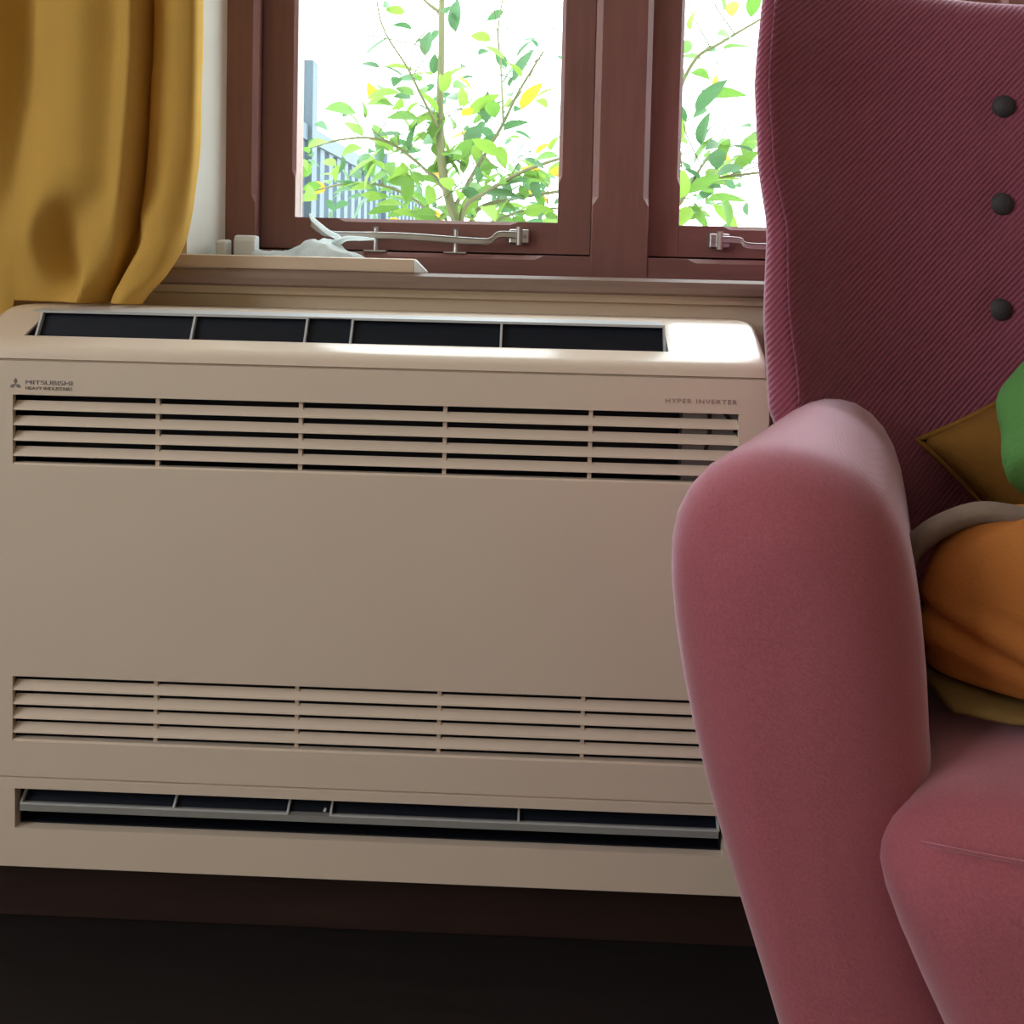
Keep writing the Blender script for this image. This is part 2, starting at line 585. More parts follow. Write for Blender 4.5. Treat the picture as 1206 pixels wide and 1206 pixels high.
def liner(name, x0, x1, y0, y1, z0, z1, face, m=M_DARK):
    """dark box lining a recess, open towards face"""
    t_ = 0.0015
    mb = MB()
    mb.box(x0, x0 + t_, y0, y1, z0, z1).box(x1 - t_, x1, y0, y1, z0, z1)
    if face == 'front':
        mb.box(x0, x1, y1 - t_, y1, z0, z1).box(x0, x1, y0, y1, z0, z0 + t_).box(x0, x1, y0, y1, z1 - t_, z1)
    else:
        mb = MB()
        for xa in (x0, x1 - t_):
            mb.prism_x([(y0, z0), (y1, z0), (y1, z1 + .003), (y0, z1 - .0235)], xa, xa + t_)
        mb.box(x0, x1, y0, y0 + t_, z0, z1 - .026).box(x0, x1, y1 - t_, y1, z0, z1).box(x0, x1, y0, y1, z0, z0 + t_)
    return acb(mb, name, m)


e = .0006
liner('vent_cavity', VX0 - .004 + e, VX1 + .004 - e, 0.014, 0.055 - e, VENTS[0][1] - .006 + e, VENTS[0][0] + .004 - e, 'front')
liner('vent_cavity', VX0 - .004 + e, VX1 + .004 - e, 0.014, 0.055 - e, VENTS[1][1] - .006 + e, VENTS[1][0] + .004 - e, 'front')
liner('outlet_cavity', BX0 + e, BX1 - e, 0.012, 0.07 - e, 0.126 + e, 0.172 - e, 'front')
liner('outlet_cavity', OX0 + e, OX1 - e, 0.034 + e, 0.100 - e, 0.64 + e, 0.7085, 'top')

# front panel: one plate with two slotted openings
PX0, PX1, PZ0, PZ1 = -0.4755, 0.4365, 0.1862, 0.6605
fp = MB()
for z0, z1 in ((PZ0, VENTS[1][1] - .004), (VENTS[1][0], VENTS[0][1] - .004), (VENTS[0][0], PZ1)):
    fp.box(PX0, PX1, 0.0, 0.0058, z0, z1)
for z1, z0 in VENTS:
    z0 -= .004
    fp.box(PX0, VX0, 0.0, 0.0058, z0, z1)
    fp.box(VX1, PX1, 0.0, 0.0058, z0, z1)
bm = bmesh.new()
me = bpy.data.meshes.new('tmp')
me.from_pydata(fp.v, [], fp.f)
bm.from_mesh(me)
bmesh.ops.remove_doubles(bm, verts=bm.verts, dist=1e-5)
bm.to_mesh(me)
fp2 = MB()
fp2.v = [tuple(v.co) for v in bm.verts]
fp2.f = [tuple(v.index for v in f.verts) for f in bm.faces]
bm.free()
panel = acb(fp2, 'front_panel', M_PLASTIC)

# slats and bars of both slot groups
for z1, z0 in VENTS:
    pitch = (z1 - z0) / 4.33
    gap = pitch * 0.42
    hs = pitch - gap
    for i in range(5):
        za = z1 - gap - i * pitch                # upper, recessed edge
        zb = za - hs if i < 4 else z0 - .004     # lower edge, flush with the panel
        s = MB().prism_x([(0.0095, za), (0.0012, zb + .0022), (0.0006, zb), (0.0040, zb), (0.0120, za - .0008)], VX0, VX1)
        acb(s, 'slat', M_PLASTIC, panel)
    for k in range(1, 5):
        x = VX0 + k * VSP
        s = MB().prism_x([(0.0070, z1), (0.0070, z0 - .003), (0.0135, z0 - .003), (0.0135, z1)], x - .0022, x + .0022)
        acb(s, 'grille_bar', M_PLASTIC, panel)
# control box seen through the right-hand slots
cbx = acb(MB().box(0.345, VX1 + .002, 0.020, 0.05, VENTS[0][1] - .003, VENTS[0][0] + .002), 'control_box', M_PLASTICG)
acb(MB().tube([(0.374, .0185, .626), (0.375, .0175, .6), (0.371, .0185, .575)], .0022, 8), 'wire', M_DARK, cbx)
acb(MB().tube([(0.388, .0185, .626), (0.398, .0175, .612), (0.404, .0185, .600)], .0022, 8), 'wire', M_DARK, cbx)


def flap(name, secs, y0, z0, y1, z1, xa, xb, slab):
    """outlet flap: thin pale rim bars with dividers in front of a smoked vane"""
    n = Vector((0, z1 - z0, -(y1 - y0))).normalized()
    root = MB()
    for a, b, divs in secs:
        for yy, zz in ((y0, z0), (y1, z1)):
            root.box(a, b, yy - .0012, yy + .0012, zz - .0010, zz + .0010)
        for x in [a, b] + divs:
            root.loft([[(x - .0012, y0 - .001, z0), (x - .0012, y0 + .006, z0), (x + .0012, y0 + .006, z0), (x + .0012, y0 - .001, z0)],
                       [(x - .0012, y1 - .001, z1), (x - .0012, y1 + .006, z1), (x + .0012, y1 + .006, z1), (x + .0012, y1 - .001, z1)]])
    o = acb(root, name, M_LOUVER)
    v = MB()
    v.loft([[(xa, y0 + .006, z0), (xa, y0 + .009, z0), (xb, y0 + .009, z0), (xb, y0 + .006, z0)],
            [(xa, y1 + .006, z1), (xa, y1 + .009, z1), (xb, y1 + .009, z1), (xb, y1 + .006, z1)]])
    acb(v, 'vane', M_NAVY, o)
    if slab:
        acb(MB().prism_x(slab, xa, xb), 'flap_edge', M_PLASTICG, o)
    return o


flap('top_louver', [(-0.400, -0.087, [-0.219]), (-0.034, 0.326, [0.139])], 0.045, 0.6840, 0.062, 0.7130, -0.400, 0.326, None)
acb(MB().prism_x([(0.0615, .7130), (0.0990, .7155), (0.0990, .7175), (0.0610, .7148)], -0.410, 0.327), 'louver_lip', M_LOUVER)
flap('bottom_louver', [(-0.396, -0.089, [-0.220]), (-0.040, 0.397, [0.173])], 0.004, 0.1530, 0.020, 0.1665, -0.396, 0.397,
     [(0.0015, 0.1455), (0.0015, 0.1525), (0.022, 0.1525), (0.022, 0.1440)])
acb(MB().tube([(-0.047, 0.006, 0.157), (-0.047, 0.010, 0.157)], .0016, 10), 'sensor', M_WHITE)


def text(body_, name, m, parent, x, z, size, width, y=-0.0004, spacing=1.0):
    cu = bpy.data.curves.new(name, 'FONT')
    cu.body = body_
    cu.size = size
    cu.extrude = 0.0002
    cu.space_character = spacing
    o = bpy.data.objects.new(name, cu)
    C.objects.link(o)
    dg = bpy.context.evaluated_depsgraph_get()
    dg.update()
    me_ = bpy.data.meshes.new_from_object(o.evaluated_get(dg))
    bpy.data.objects.remove(o)
    xs = [v.co.x for v in me_.vertices]
    k = width / (max(xs) - min(xs))
    mn = min(xs)
    for v in me_.vertices:
        a, b, c = v.co
        v.co = (x + (a - mn) * k, y - c, z + b + DZ)
    return finish(name, me_, m, parent)


# three-diamond emblem, maker's lettering and series lettering
em = MB()
ecx, ecz, er = -0.4005, 0.6340, 0.0052
for a in (90, 210, 330):
    d = Vector((math.cos(math.radians(a)), math.sin(math.radians(a))))
    n_ = Vector((-d.y, d.x))
    pts = [Vector((0, 0)), d * er * 0.7 + n_ * er * .42, d * er * 1.4, d * er * 0.7 - n_ * er * .42]
    em.loft([[(ecx + p.x, yy, ecz + p.y) for p in pts] for yy in (-0.0005, 0.0002)])
acb(em, 'emblem', M_PRINT, panel)
text('MITSUBISHI', 'lettering', M_PRINTB, panel, -0.389, 0.6343, 0.0068, 0.053)
text('HEAVY INDUSTRIES', 'lettering', M_PRINT, panel, -0.389, 0.6285, 0.0050, 0.053)
text('HYPER INVERTER', 'lettering', M_PRINTP, panel, 0.323, 0.6330, 0.0072, 0.078, spacing=1.2)

# ---------------------------------------------------------------- curtain
US = [-300, -230, -165, -100, -45, 0, 30, 70, 110, 150, 175, 180, 188, 212, 236, 240]
ROWS = [  # z, u of each column, depth towards the room in mm
    (2.15, US, [0, 18, -8, 20, -6, 12, -18, 6, 16, 6, 22, -22, 0, 8, 4, -12]),
    (1.60, US, [0, 22, -10, 22, -8, 10, -24, 6, 20, 8, 26, -24, 0, 10, 4, -14]),
    (1.10, US, [0, 25, -10, 25, -8, 8, -26, 4, 20, 8, 32, -24, -8, 8, 6, -16]),
    (1.00, [-300, -230, -165, -100, -45, 0, 32, 72, 110, 148, 174, 178, 186, 212, 236, 239], [0, 25, -10, 25, -5, 8, -22, 6, 22, 12, 34, -24, -6, 10, 6, -16]),
    (0.92, [-300, -230, -165, -100, -45, 0, 32, 72, 110, 146, 170, 175, 184, 212, 235, 238], [0, 25, -10, 25, -4, 6, -12, 14, 26, 18, 36, -22, -4, 12, 6, -16]),
    (0.865, [-300, -230, -165, -100, -45, 0, 30, 72, 110, 145, 167, 171, 181, 209, 231, 233], [0, 25, -10, 25, -4, 4, -4, 30, 34, 24, 38, -20, -2, 16, 6, -14]),
    (0.830, [-300, -230, -165, -100, -45, 0, 30, 66, 100, 142, 164, 169, 182, 208, 228, 230], [0, 25, -10, 25, -4, 2, 6, 36, 14, 30, 34, -18, 12, 22, 10, -10]),
    (0.795, [-300, -230, -165, -100, -45, 0, 34, 62, 92, 132, 160, 165, 186, 210, 221, 223], [0, 25, -10, 25, -4, 0, 12, 34, 0, 30, 30, -14, 22, 26, 14, -6]),
    (0.760, [-300, -230, -165, -100, -45, 0, 36, 66, 100, 124, 148, 153, 170, 190, 204, 206], [0, 22, -8, 22, -4, 0, 6, 22, -4, 30, 20, -12, 26, 30, 22, 0]),
    (0.735, [-300, -230, -165, -100, -45, 0, 36, 70, 106, 120, 136, 143, 157, 173, 186, 187], [0, 18, -8, 18, -4, 0, 2, 12, 12, 34, 8, -10, 26, 36, 26, 4]),
    (0.7222, [-300, -230, -165, -100, -45, 0, 36, 70, 100, 116, 130, 140, 151, 165, 178, 179], [0, 15, -8, 15, -4, 0, 0, 6, 18, 34, 4, -8, 22, 36, 24, 6]),
]
rows = []
for z, us, ds_ in ROWS:
    drop = max(0.0, (0.80 - z) / 0.078)
    rw = catmull([(-0.508 + .00108 * u, 0.150 - d * .001 * 1.1, z) for u, d in zip(us, ds_)], 7)
    for p in rw:                     # left of the air conditioner the cloth hangs lower
        p.z -= 0.34 * drop * max(0.0, min(1.0, (-0.482 - p.x) / 0.035))
    rows.append(rw)
cols = [catmull([r[i] for r in rows], 6) for i in range(len(rows[0]))]
cu = MB().loft(cols, False, False, closed=False)
cur = tag(cu.build('curtain', M_CURTAIN, smooth=True), 'mustard yellow velvet curtain hanging beside the window onto the air conditioner', 'curtain')
so = cur.modifiers.new('solid', 'SOLIDIFY')
so.thickness = 0.0022
so.offset = 0
rod = tag(empty('curtain_rod', (0, 0.15, 2.17)), 'dark metal curtain rod above the window', 'curtain rod')
MB().tube([(-0.95, 0, 0), (1.5, 0, 0)], .011, 12).build('rod', M_PLINTH, rod, smooth=True)
for x in (-0.9, 1.45):
    MB().box(x - .012, x + .012, 0.0, 0.085, -.012, .012).build('bracket', M_PLINTH, rod, bevel=.002)

# ---------------------------------------------------------------- things lying on the sill
bd = MB().prism_x([(0.200, 0.7685), (0.200, 0.7855), (0.225, 0.7865), (0.225, 0.7685)], -0.300, 0.018)
tag(bd.build('board_strip', M_BOARD, bevel=.0012), 'pale flat board strip lying along the sill edge', 'board')
nb = MB().loft([[(0.0185, .199, .7685), (0.0185, .224, .7685), (0.0185, .224, .786), (0.0185, .199, .786)],
                [(0.034, .206, .7685), (0.034, .224, .7685), (0.034, .224, .7705), (0.034, .206, .7705)]])
tag(nb.build('wedge_cap', M_WHITE, bevel=.0008), 'small white wedge against the right end of the board', 'wedge')
blk = MB().prism_x([(0.262, .7685), (0.262, .806), (0.266, .814), (0.285, .814), (0.285, .7685)], -0.236, -0.206)
tag(blk.build('plug_adapter', M_WHITE, bevel=.003), 'wider white plug adapter with sloped top beside the window frame', 'adapter')
blk = MB().prism_x([(0.255, .7685), (0.255, .806), (0.280, .808), (0.280, .7685)], -0.2585, -0.243)
tag(blk.build('plug_adapter', M_WHITE, bevel=.003), 'narrow white plug adapter nearest the yellow curtain', 'adapter')
random.seed(4)
bag = MB()
nu, nv = 44, 14
rings = []
for i in range(nv + 1):
    a = i / nv
    rg = []
    for j in range(nu):
        th = 2 * PI * j / nu
        rx, ry = 0.088 * math.sqrt(max(0.001, 1 - (a * .985) ** 2.2)), 0.026 * math.sqrt(max(0.001, 1 - (a * .96) ** 2))
        p = Vector((math.cos(th) * rx, math.sin(th) * ry, a * 0.035))
        nn = noise.noise(p * 55) * .008 + noise.noise(p * 140) * .0035
        hump = 1 + .2 * math.sin(p.x * 60 + .6)
        p += Vector((math.cos(th) * nn, math.sin(th) * nn * .6, (nn * .8) * a))
        p.z = max(0.0003, p.z * hump)
        rg.append((p.x - 0.128, p.y + 0.262, 0.7690 + p.z))
    rings.append(rg)
bag.loft(rings)
bago = tag(bag.build('plastic_bag', M_BAG, smooth=True), 'crumpled white plastic bag on the window sill', 'bag')
tw = MB()
for path, r in ((((-.112, .262, .790), (-.100, .268, .803), (-.094, .275, .812), (-.112, .280, .822), (-.132, .283, .838), (-.137, .284, .846)), (.010, .007, .004, .0035, .003, .0015)),
                (((-.10, .266, .802), (-.085, .270, .812), (-.065, .272, .813), (-.045, .272, .8125)), (.006, .0035, .003, .0015))):
    p = catmull(path, 5)
    rr = [interp(i / (len(p) - 1), [(k / (len(r) - 1), v) for k, v in enumerate(r)]) for i in range(len(p))]
    tw.tube(p, rr, 8)
tw.build('twisted_end', M_BAG, bago, smooth=True)

# ---------------------------------------------------------------- pink wingback armchair
CH = Vector((0.68286, -0.51670, 0))
CA = math.radians(-15)
ch = tag(empty('armchair', CH, CA), 'pink upholstered wingback armchair with dark buttons on its back', 'armchair')


def arm_ring(y, ins, sx, back):
    """closed outline of the arm's cross section at depth y, sx = -1 left / 1 right"""
    pts = [(-0.295, 0.10), (-0.325, 0.20), (-0.362, 0.30), (-0.395, 0.395), (-0.416, 0.48), (-0.427, 0.55), (-0.424, 0.595), (-0.402, 0.630), (-0.365, 0.648), (-0.325, 0.648),
           (-0.282, 0.634), (-0.257, 0.600), (-0.245, 0.55), (-0.234, 0.48), (-0.230, 0.395), (-0.210, 0.30), (-0.172, 0.20), (-0.150, 0.10)]
    cx, cz = -0.335, 0.42
    out = []
    for x, z in pts:
        hw = 0.09
        kx = 1 - ins / hw
        zz = z - ins * (1 if z > .5 else 0) * min(1, (z - .5) / .1 if z > .5 else 0)
        xc = -0.335 if z > .4 else -0.335 + (0.4 - z) * 0.22
        xx = xc + (x - xc) * kx
        xx += back * (0.02 + 0.055 * max(0.0, min(1.0, (-0.300 - x) / 0.12)))
        out.append((xx * -sx, y, zz))
    return out


for sx in (-1, 1):
    mb = MB()
    rings = []
    R_ = 0.075
    for i in range(7):
        a = i * PI / 2 / 6
        y = R_ * (1 - math.sin(a))
        ins = R_ * (1 - math.cos(a))
        rings.append((y, ins))
    rings = [arm_ring(R_ * (1 - math.cos(i * PI / 2 / 6)), R_ * (1 - math.sin(i * PI / 2 / 6)), sx, 0) for i in range(7)]
    for y in (0.12, 0.20, 0.28, 0.36, 0.44, 0.52):
        rings.append(arm_ring(y, 0, sx, (y - .05) / .47))
    mb.loft(rings)
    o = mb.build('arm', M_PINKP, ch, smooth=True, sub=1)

# backrest with wings: one upholstered shell
BTN = [(sx * 0.130, z) for z in (0.975, 0.862, 0.742) for sx in (-1, 1)]


def hw_(z):
    return interp(z, [(0.3, 0.30), (0.55, 0.33), (0.64, 0.372), (0.74, 0.380), (0.82, 0.380), (0.90, 0.393), (0.975, 0.400), (1.05, 0.397), (1.13, 0.388)])


def yb_(z):
    return 0.53 + (z - 0.44) * 0.15


def yf_(z):
    return interp(z, [(0.3, 0.45), (0.60, 0.36), (0.70, 0.375), (0.85, 0.40), (1.0, 0.43), (1.12, 0.47)])


def inner(x, z):
    h = hw_(z)
    k = min(1.0, abs(x) / (h - 0.012))
    y = yb_(z) - (yb_(z) - yf_(z)) * (k ** 2.6)
    y -= 0.020 * math.cos(min(1, abs(x) / .3) * PI / 2) ** 0.7 if abs(x) < .3 else 0
    for bx, bz in BTN:
        d2 = ((x - bx) ** 2 + (z - bz) ** 2) / (0.022 ** 2)
        if d2 < 12:
            y += 0.010 * math.exp(-d2)
    return y


def back_ring(z, ins):
    h = hw_(z) - ins * 0.6
    n = 60
    rg = []
    edge = interp(z, [(0.60, .028), (0.66, .026), (0.80, .018), (0.90, 0.013), (1.1, 0.011)])
    for i in range(n + 1):
        u = -1 + 2 * i / n
        x = u * (h - edge * 1.2)
        rg.append((x, inner(x / (h - edge * 1.2) * (hw_(z) - .012), z) + ins * 0.7, z))
    # rounded wing edge, then the outside back
    y0 = rg[-1][1]
    xe = h - edge
    for a in (-60, -30, 0, 30, 60, 85):
        rg.append((xe + edge * math.cos(math.radians(a)), y0 + edge * 0.9 + edge * math.sin(math.radians(a)), z))
    yo = yb_(z) + 0.085 - ins * .7
    rg.append((h * 0.995, (y0 + yo) / 2, z))
    rg.append((h * 0.93, yo - .025, z))
    rg.append((h * 0.82, yo - .004, z))
    rg.append((h * 0.4, yo, z))
    rg.append((-h * 0.4, yo, z))
    rg.append((-h * 0.82, yo - .004, z))
    rg.append((-h * 0.93, yo - .025, z))
    rg.append((-h * 0.995, (y0 + yo) / 2, z))
    for a in (85, 60, 30, 0, -30, -60):
        rg.append((-xe - edge * math.cos(math.radians(a)), y0 + edge * 0.9 + edge * math.sin(math.radians(a)), z))
    return rg


rings = []
zt = 1.072
for i in range(40):
    z = 0.30 + (zt - 0.30) * i / 39
    rings.append(back_ring(z, 0))
for i in range(1, 8):
    a = i * PI / 2 / 7
    rings.append(back_ring(zt + 0.035 * math.sin(a), 0.05 * (1 - math.cos(a))))


def arch(p):
    x, y, z = p
    k = max(0, (z - 0.9) / 0.2)
    return (x, y, z + 0.030 * k * min(1, abs(x) / 0.36) ** 2 - .008 * k)


rings = [[arch(p) for p in r] for r in rings]
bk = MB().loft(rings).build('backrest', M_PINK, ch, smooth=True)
for bx, bz in BTN:
    y = inner(bx, bz)
    bo = MB().ellipsoid((bx, y - .003, bz), (.0135, .008, .0135), 18, 10).build('button', M_BUTTON, ch, smooth=True)
# welt along the inside of each wing edge
for sx in (-1, 1):
    pts = []
    for i in range(30):
        z = 0.645 + (1.06 - 0.645) * i / 29
        r = back_ring(z, 0)
        p = Vector(arch(r[0] if sx < 0 else r[60]))
        pts.append(p + Vector((-sx * 0.002, -.0012, 0)))
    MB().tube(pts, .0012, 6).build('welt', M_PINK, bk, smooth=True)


# seat cushion: plump block with a rounded front
def seat_ring(y, ins, ztop, zbot, hw):
    n = 36
    rg = []
    cz, hz = (ztop + zbot) / 2, (ztop - zbot) / 2 - ins
    h = hw - ins
    for i in range(n):
        a = 2 * PI * i / n
        c, s = math.cos(a), math.sin(a)
        e_ = 0.42
        x = math.copysign(abs(c) ** e_, c) * h
        z = math.copysign(abs(s) ** e_, s) * hz
        taper = max(0.74, 1 - 0.45 * max(0, (0.395 - cz - z) / 0.2) ** 1.6)
        rg.append((x * taper, y, cz + z))
    return rg


mb = MB()
rings = []
for i in range(8):
    a = i * PI / 2 / 7
    rings.append(seat_ring(-0.045 + 0.07 * (1 - math.sin(a)), 0.0 + 0.06 * (1 - math.cos(a)), 0.440, 0.16, 0.277))
rings = rings[::-1]
for y in (0.10, 0.20, 0.35, 0.52):
    rings.append(seat_ring(y, 0, 0.440 + (0.004 if y < .3 else 0), 0.16, 0.248))
mb.loft(rings)
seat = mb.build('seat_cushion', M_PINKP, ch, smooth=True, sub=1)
pts = [(x, -0.040 + 0.010 * (abs(x) / .24) ** 4, 0.417 - .004 * (x / .24) ** 2) for x in [-.236 + .472 * i / 24 for i in range(25)]]
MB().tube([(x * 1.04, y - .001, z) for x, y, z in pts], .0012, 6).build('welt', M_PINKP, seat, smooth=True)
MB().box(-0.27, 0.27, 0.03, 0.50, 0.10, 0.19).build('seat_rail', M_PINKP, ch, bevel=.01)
for x, y in ((-.25, .05), (.25, .05), (-.24, .52), (.24, .52)):
    MB().loft([[(x + a * s, y + b * s, z) for a, b in ((-1, -1), (1, -1), (1, 1), (-1, 1))] for z, s in ((0, .014), (.13, .024))]).build('chair_leg', M_LEGW, ch, bevel=.003)

# ---------------------------------------------------------------- pillow and folded cloth on the chair
pc = Vector((-0.085, 0.445, 0.590))


def chair_pt(x, y, z):
    return CH + Matrix.Rotation(CA, 3, 'Z') @ Vector((x, y, z))


pil = empty('throw_pillow', chair_pt(-0.056, 0.440, 0.443), CA)
tag(pil, 'ochre brown throw pillow with pointed corner against the chair back', 'pillow')
mb = MB()
n = 24
front, back_ = [], []
PR = Matrix.Rotation(math.radians(-10), 3, 'X') @ Matrix.Rotation(math.radians(-38), 3, 'Y')


def pil_pt(i, j, s):
    u, v = -1 + 2 * i / n, -1 + 2 * j / n
    pinch = 1 - 0.10 * (1 - abs(v) ** 2) if True else 1
    x = 0.116 * u * (1 - 0.12 * (1 - v * v))
    z = 0.116 * v * (1 - 0.12 * (1 - u * u))
    th = 0.058 * (max(0, (1 - u * u) * (1 - v * v)) ** 0.42)
    th += .006 * noise.noise(Vector((u * 2.5, v * 2.5, s))) * (1 - u * u) * (1 - v * v)
    # crease running in from the left corner
    th -= 0.008 * math.exp(-((u + 0.62 + 0.16 * v) / 0.08) ** 2) * max(0, 1 - v * v) ** 2
    th = max(th, 0.0)
    p = PR @ Vector((x, s * th, z))
    return (p.x, p.y, p.z + 0.142)


idx = {}
for s in (-1, 1):
    for i in range(n + 1):
        for j in range(n + 1):
            if s == 1 and (i in (0, n) or j in (0, n)):
                idx[(s, i, j)] = idx[(-1, i, j)]
            else:
                idx[(s, i, j)] = len(mb.v)
                mb.v.append(pil_pt(i, j, s))
    for i in range(n):
        for j in range(n):
            pass
for s in (-1, 1):
    for i in range(n):
        for j in range(n):
            mb.f.append((idx[(s, i, j)], idx[(s, i + 1, j)], idx[(s, i + 1, j + 1)], idx[(s, i, j + 1)]))
pco = mb.build('pillow_cover', M_OLIVE, pil, smooth=True)
edge = [pil_pt(i, 0, -1) for i in range(n)] + [pil_pt(n, j, -1) for j in range(n)] + [pil_pt(n - i, n, -1) for i in range(n)] + [pil_pt(0, n - j, -1) for j in range(n + 1)]
MB().tube(edge, .0035, 6).build('piping', M_OLIVE, pil, smooth=True)

mb = MB()
rings = []
for i in range(13):
    x = -0.228 + 0.40 * i / 12
    rg = []
    for a in range(16):
        th = 2 * PI * a / 16
        c, s = math.cos(th), math.sin(th)
        yy = 0.23 + math.copysign(abs(c) ** .5, c) * (0.13 + .006 * math.sin(x * 30))
        zz = 0.4515 + math.copysign(abs(s) ** .6, s) * (.0065 + .001 * math.sin(x * 40 + c))
        k = 0.9 if i in (0, 12) else 1
        v_ = Matrix.Rotation(math.radians(13), 2) @ Vector((x + .03, (yy - 0.23) * k))
        rg.append((v_.x - .045, v_.y + .255, 0.4515 + (zz - .4515) * k))
    rings.append(rg)
bl = mb.loft(rings).build('folded_blanket', M_OLIVE2, smooth=True)
bl.location, bl.rotation_euler = CH, (0, 0, CA)
tag(bl, 'olive folded blanket lying flat on the pink seat', 'blanket')


# ---------------------------------------------------------------- seated person (mostly beyond the right edge of the photo)
def skin(name, m, parent, nodes, edges, root=0, sub=2):
    me_ = bpy.data.meshes.new(name)
    me_.from_pydata([nd[:3] for nd in nodes], edges, [])
    o = finish(name, me_, m, parent)
    sk = o.modifiers.new('skin', 'SKIN')
    sk.use_smooth_shade = True
    lay = me_.skin_vertices[0].data if me_.skin_vertices else None
    if lay is None:
        bpy.context.view_layer.objects.active = o
        bm_ = bmesh.new()
        bm_.from_mesh(me_)
        bm_.verts.layers.skin.verify()
        bm_.to_mesh(me_)
        bm_.free()
        lay = me_.skin_vertices[0].data
    for i, nd in enumerate(nodes):
        r = nd[3]
        lay[i].radius = r if isinstance(r, tuple) else (r, r)
        lay[i].use_root = (i == root)
    sb = o.modifiers.new('sub', 'SUBSURF')
    sb.levels = sb.render_levels = sub
    bake(o)
    o.data.materials.clear()
    o.data.materials.append(m)
    for p in o.data.polygons:
        p.use_smooth = True
    return o


PZ = 0.465      # seat level under the person, chair-local
per = tag(empty('person', CH, CA), 'person seated in the pink armchair wearing green sweater and rust orange trousers', 'person')
# skeleton of joints shared by body and clothes (chair-local metres)
PX = 0.075
pel, wst, chs, nck = (PX, 0.33, 0.545), (PX, 0.345, 0.64), (PX, 0.355, 0.755), (PX, 0.355, 0.85)
shL, elL, wrL = (-0.012, 0.345, 0.800), (-0.128, 0.275, 0.668), (-0.136, 0.215, 0.612)
shR, elR, wrR = (0.165, 0.345, 0.800), (0.215, 0.29, 0.672), (0.150, 0.170, 0.610)
hipL, knL, anL = (-0.01, 0.325, 0.515), (-0.186, 0.165, 0.507), (0.060, 0.100, 0.492)
hipR, knR, anR = (0.13, 0.325, 0.540), (0.195, 0.135, 0.528), (0.010, 0.145, 0.490)


def mid(a, b, t):
    return tuple(a[i] + (b[i] - a[i]) * t for i in range(3))


N, E_ = [], []


def nd(p, r, par=None):
    N.append((p[0], p[1], p[2], r))
    if par is not None:
        E_.append((par, len(N) - 1))
    return len(N) - 1


i0 = nd(pel, (.085, .07))
i1 = nd(wst, (.080, .062), i0)
i2 = nd(chs, (.085, .062), i1)
i3 = nd((PX, 0.355, 0.835), (.05, .045), i2)
i4 = nd((PX, 0.352, 0.885), .034, i3)
i5 = nd((PX, 0.340, 0.935), (.076, .080), i4)
i6 = nd((PX, 0.338, 0.995), (.094, .100), i5)
i7 = nd((PX, 0.342, 1.050), (.070, .078), i6)
for sh, el, wr, s in ((shL, elL, wrL, -1), (shR, elR, wrR, 1)):
    a = nd(sh, .036, i2)
    b = nd(el, .029, a)
    c = nd(wr, .020, b)
    hd = Vector((.85, -.40, -.25)) if s < 0 else Vector(wr) - Vector(el)
    hd.normalize()
    side = Vector((0, 0, 1)).cross(hd).normalized()
    pm = Vector(wr) + hd * .035
    d = nd(pm, (.022, .014), c)
    for k, (off, ln) in enumerate(((-.020, .034), (-.007, .042), (.007, .040), (.020, .031))):
        f0 = pm + side * off + hd * .020
        f1 = f0 + hd * ln * .55 + Vector((0, 0, -.006))
        f2 = f1 + hd * ln * .45 + Vector((0, 0, -.014))
        q = nd(f0, .0075, d)
        q = nd(f1, .0070, q)
        nd(f2, .0055, q)
    th0 = Vector(wr) + hd * .018 - side * s * .020
    q = nd(th0, .0085, c)
    q = nd(th0 + hd * .020 - side * s * .014, .0078, q)
    nd(th0 + hd * .038 - side * s * .016, .006, q)
for hp, kn, an in ((hipL, knL, anL), (hipR, knR, anR)):
    a = nd(hp, .060, i0)
    b = nd(kn, .046, a)
    c = nd(an, .028, b)
    dv = (Vector(an) - Vector(kn)).normalized()
    ft = Vector(an) + dv * .05 + Vector((0, -.035, -.012))
    nd(ft, (.026, .020), c)
body = skin('body', M_SKIN, per, N, E_)
# face
hc = Vector((PX, 0.338, 0.985))
for s in (-1, 1):
    MB().ellipsoid(hc + Vector((s * .029, -.083, .002)), (.010, .006, .007), 12, 8).build('eye', M_EYE, per, smooth=True)
    MB().ellipsoid(hc + Vector((s * .080, .004, -.005)), (.009, .016, .023), 12, 8).build('ear', M_SKIN, per, smooth=True)
MB().ellipsoid(hc + Vector((0, -.089, -.020)), (.010, .013, .014), 12, 8).build('nose', M_SKIN, per, smooth=True)
MB().ellipsoid(hc + Vector((0, -.078, -.046)), (.020, .008, .006), 12, 8).build('mouth', M_LIP, per, smooth=True)
hair = MB()
rings = []
for i in range(15):
    a = PI * 0.02 + PI * 0.62 * i / 14
    rg = []
    for j in range(28):
        b = 2 * PI * j / 28
        front_ = max(0, -math.sin(b))
        aa = a * (1 - 0.42 * front_)
        rr = 0.095 + .003 * math.sin(b * 9 + i)
        rg.append(hc + Vector((rr * math.sin(aa) * math.cos(b) * .98, rr * 1.06 * math.sin(aa) * math.sin(b) + .006, rr * 1.08 * math.cos(aa) + .006)))
    rings.append(rg)
hair.loft(rings, True, False)
ho = hair.build('hair', M_HAIR, per, smooth=True)
so = ho.modifiers.new('solid', 'SOLIDIFY')
so.thickness = .012
so.offset = -1
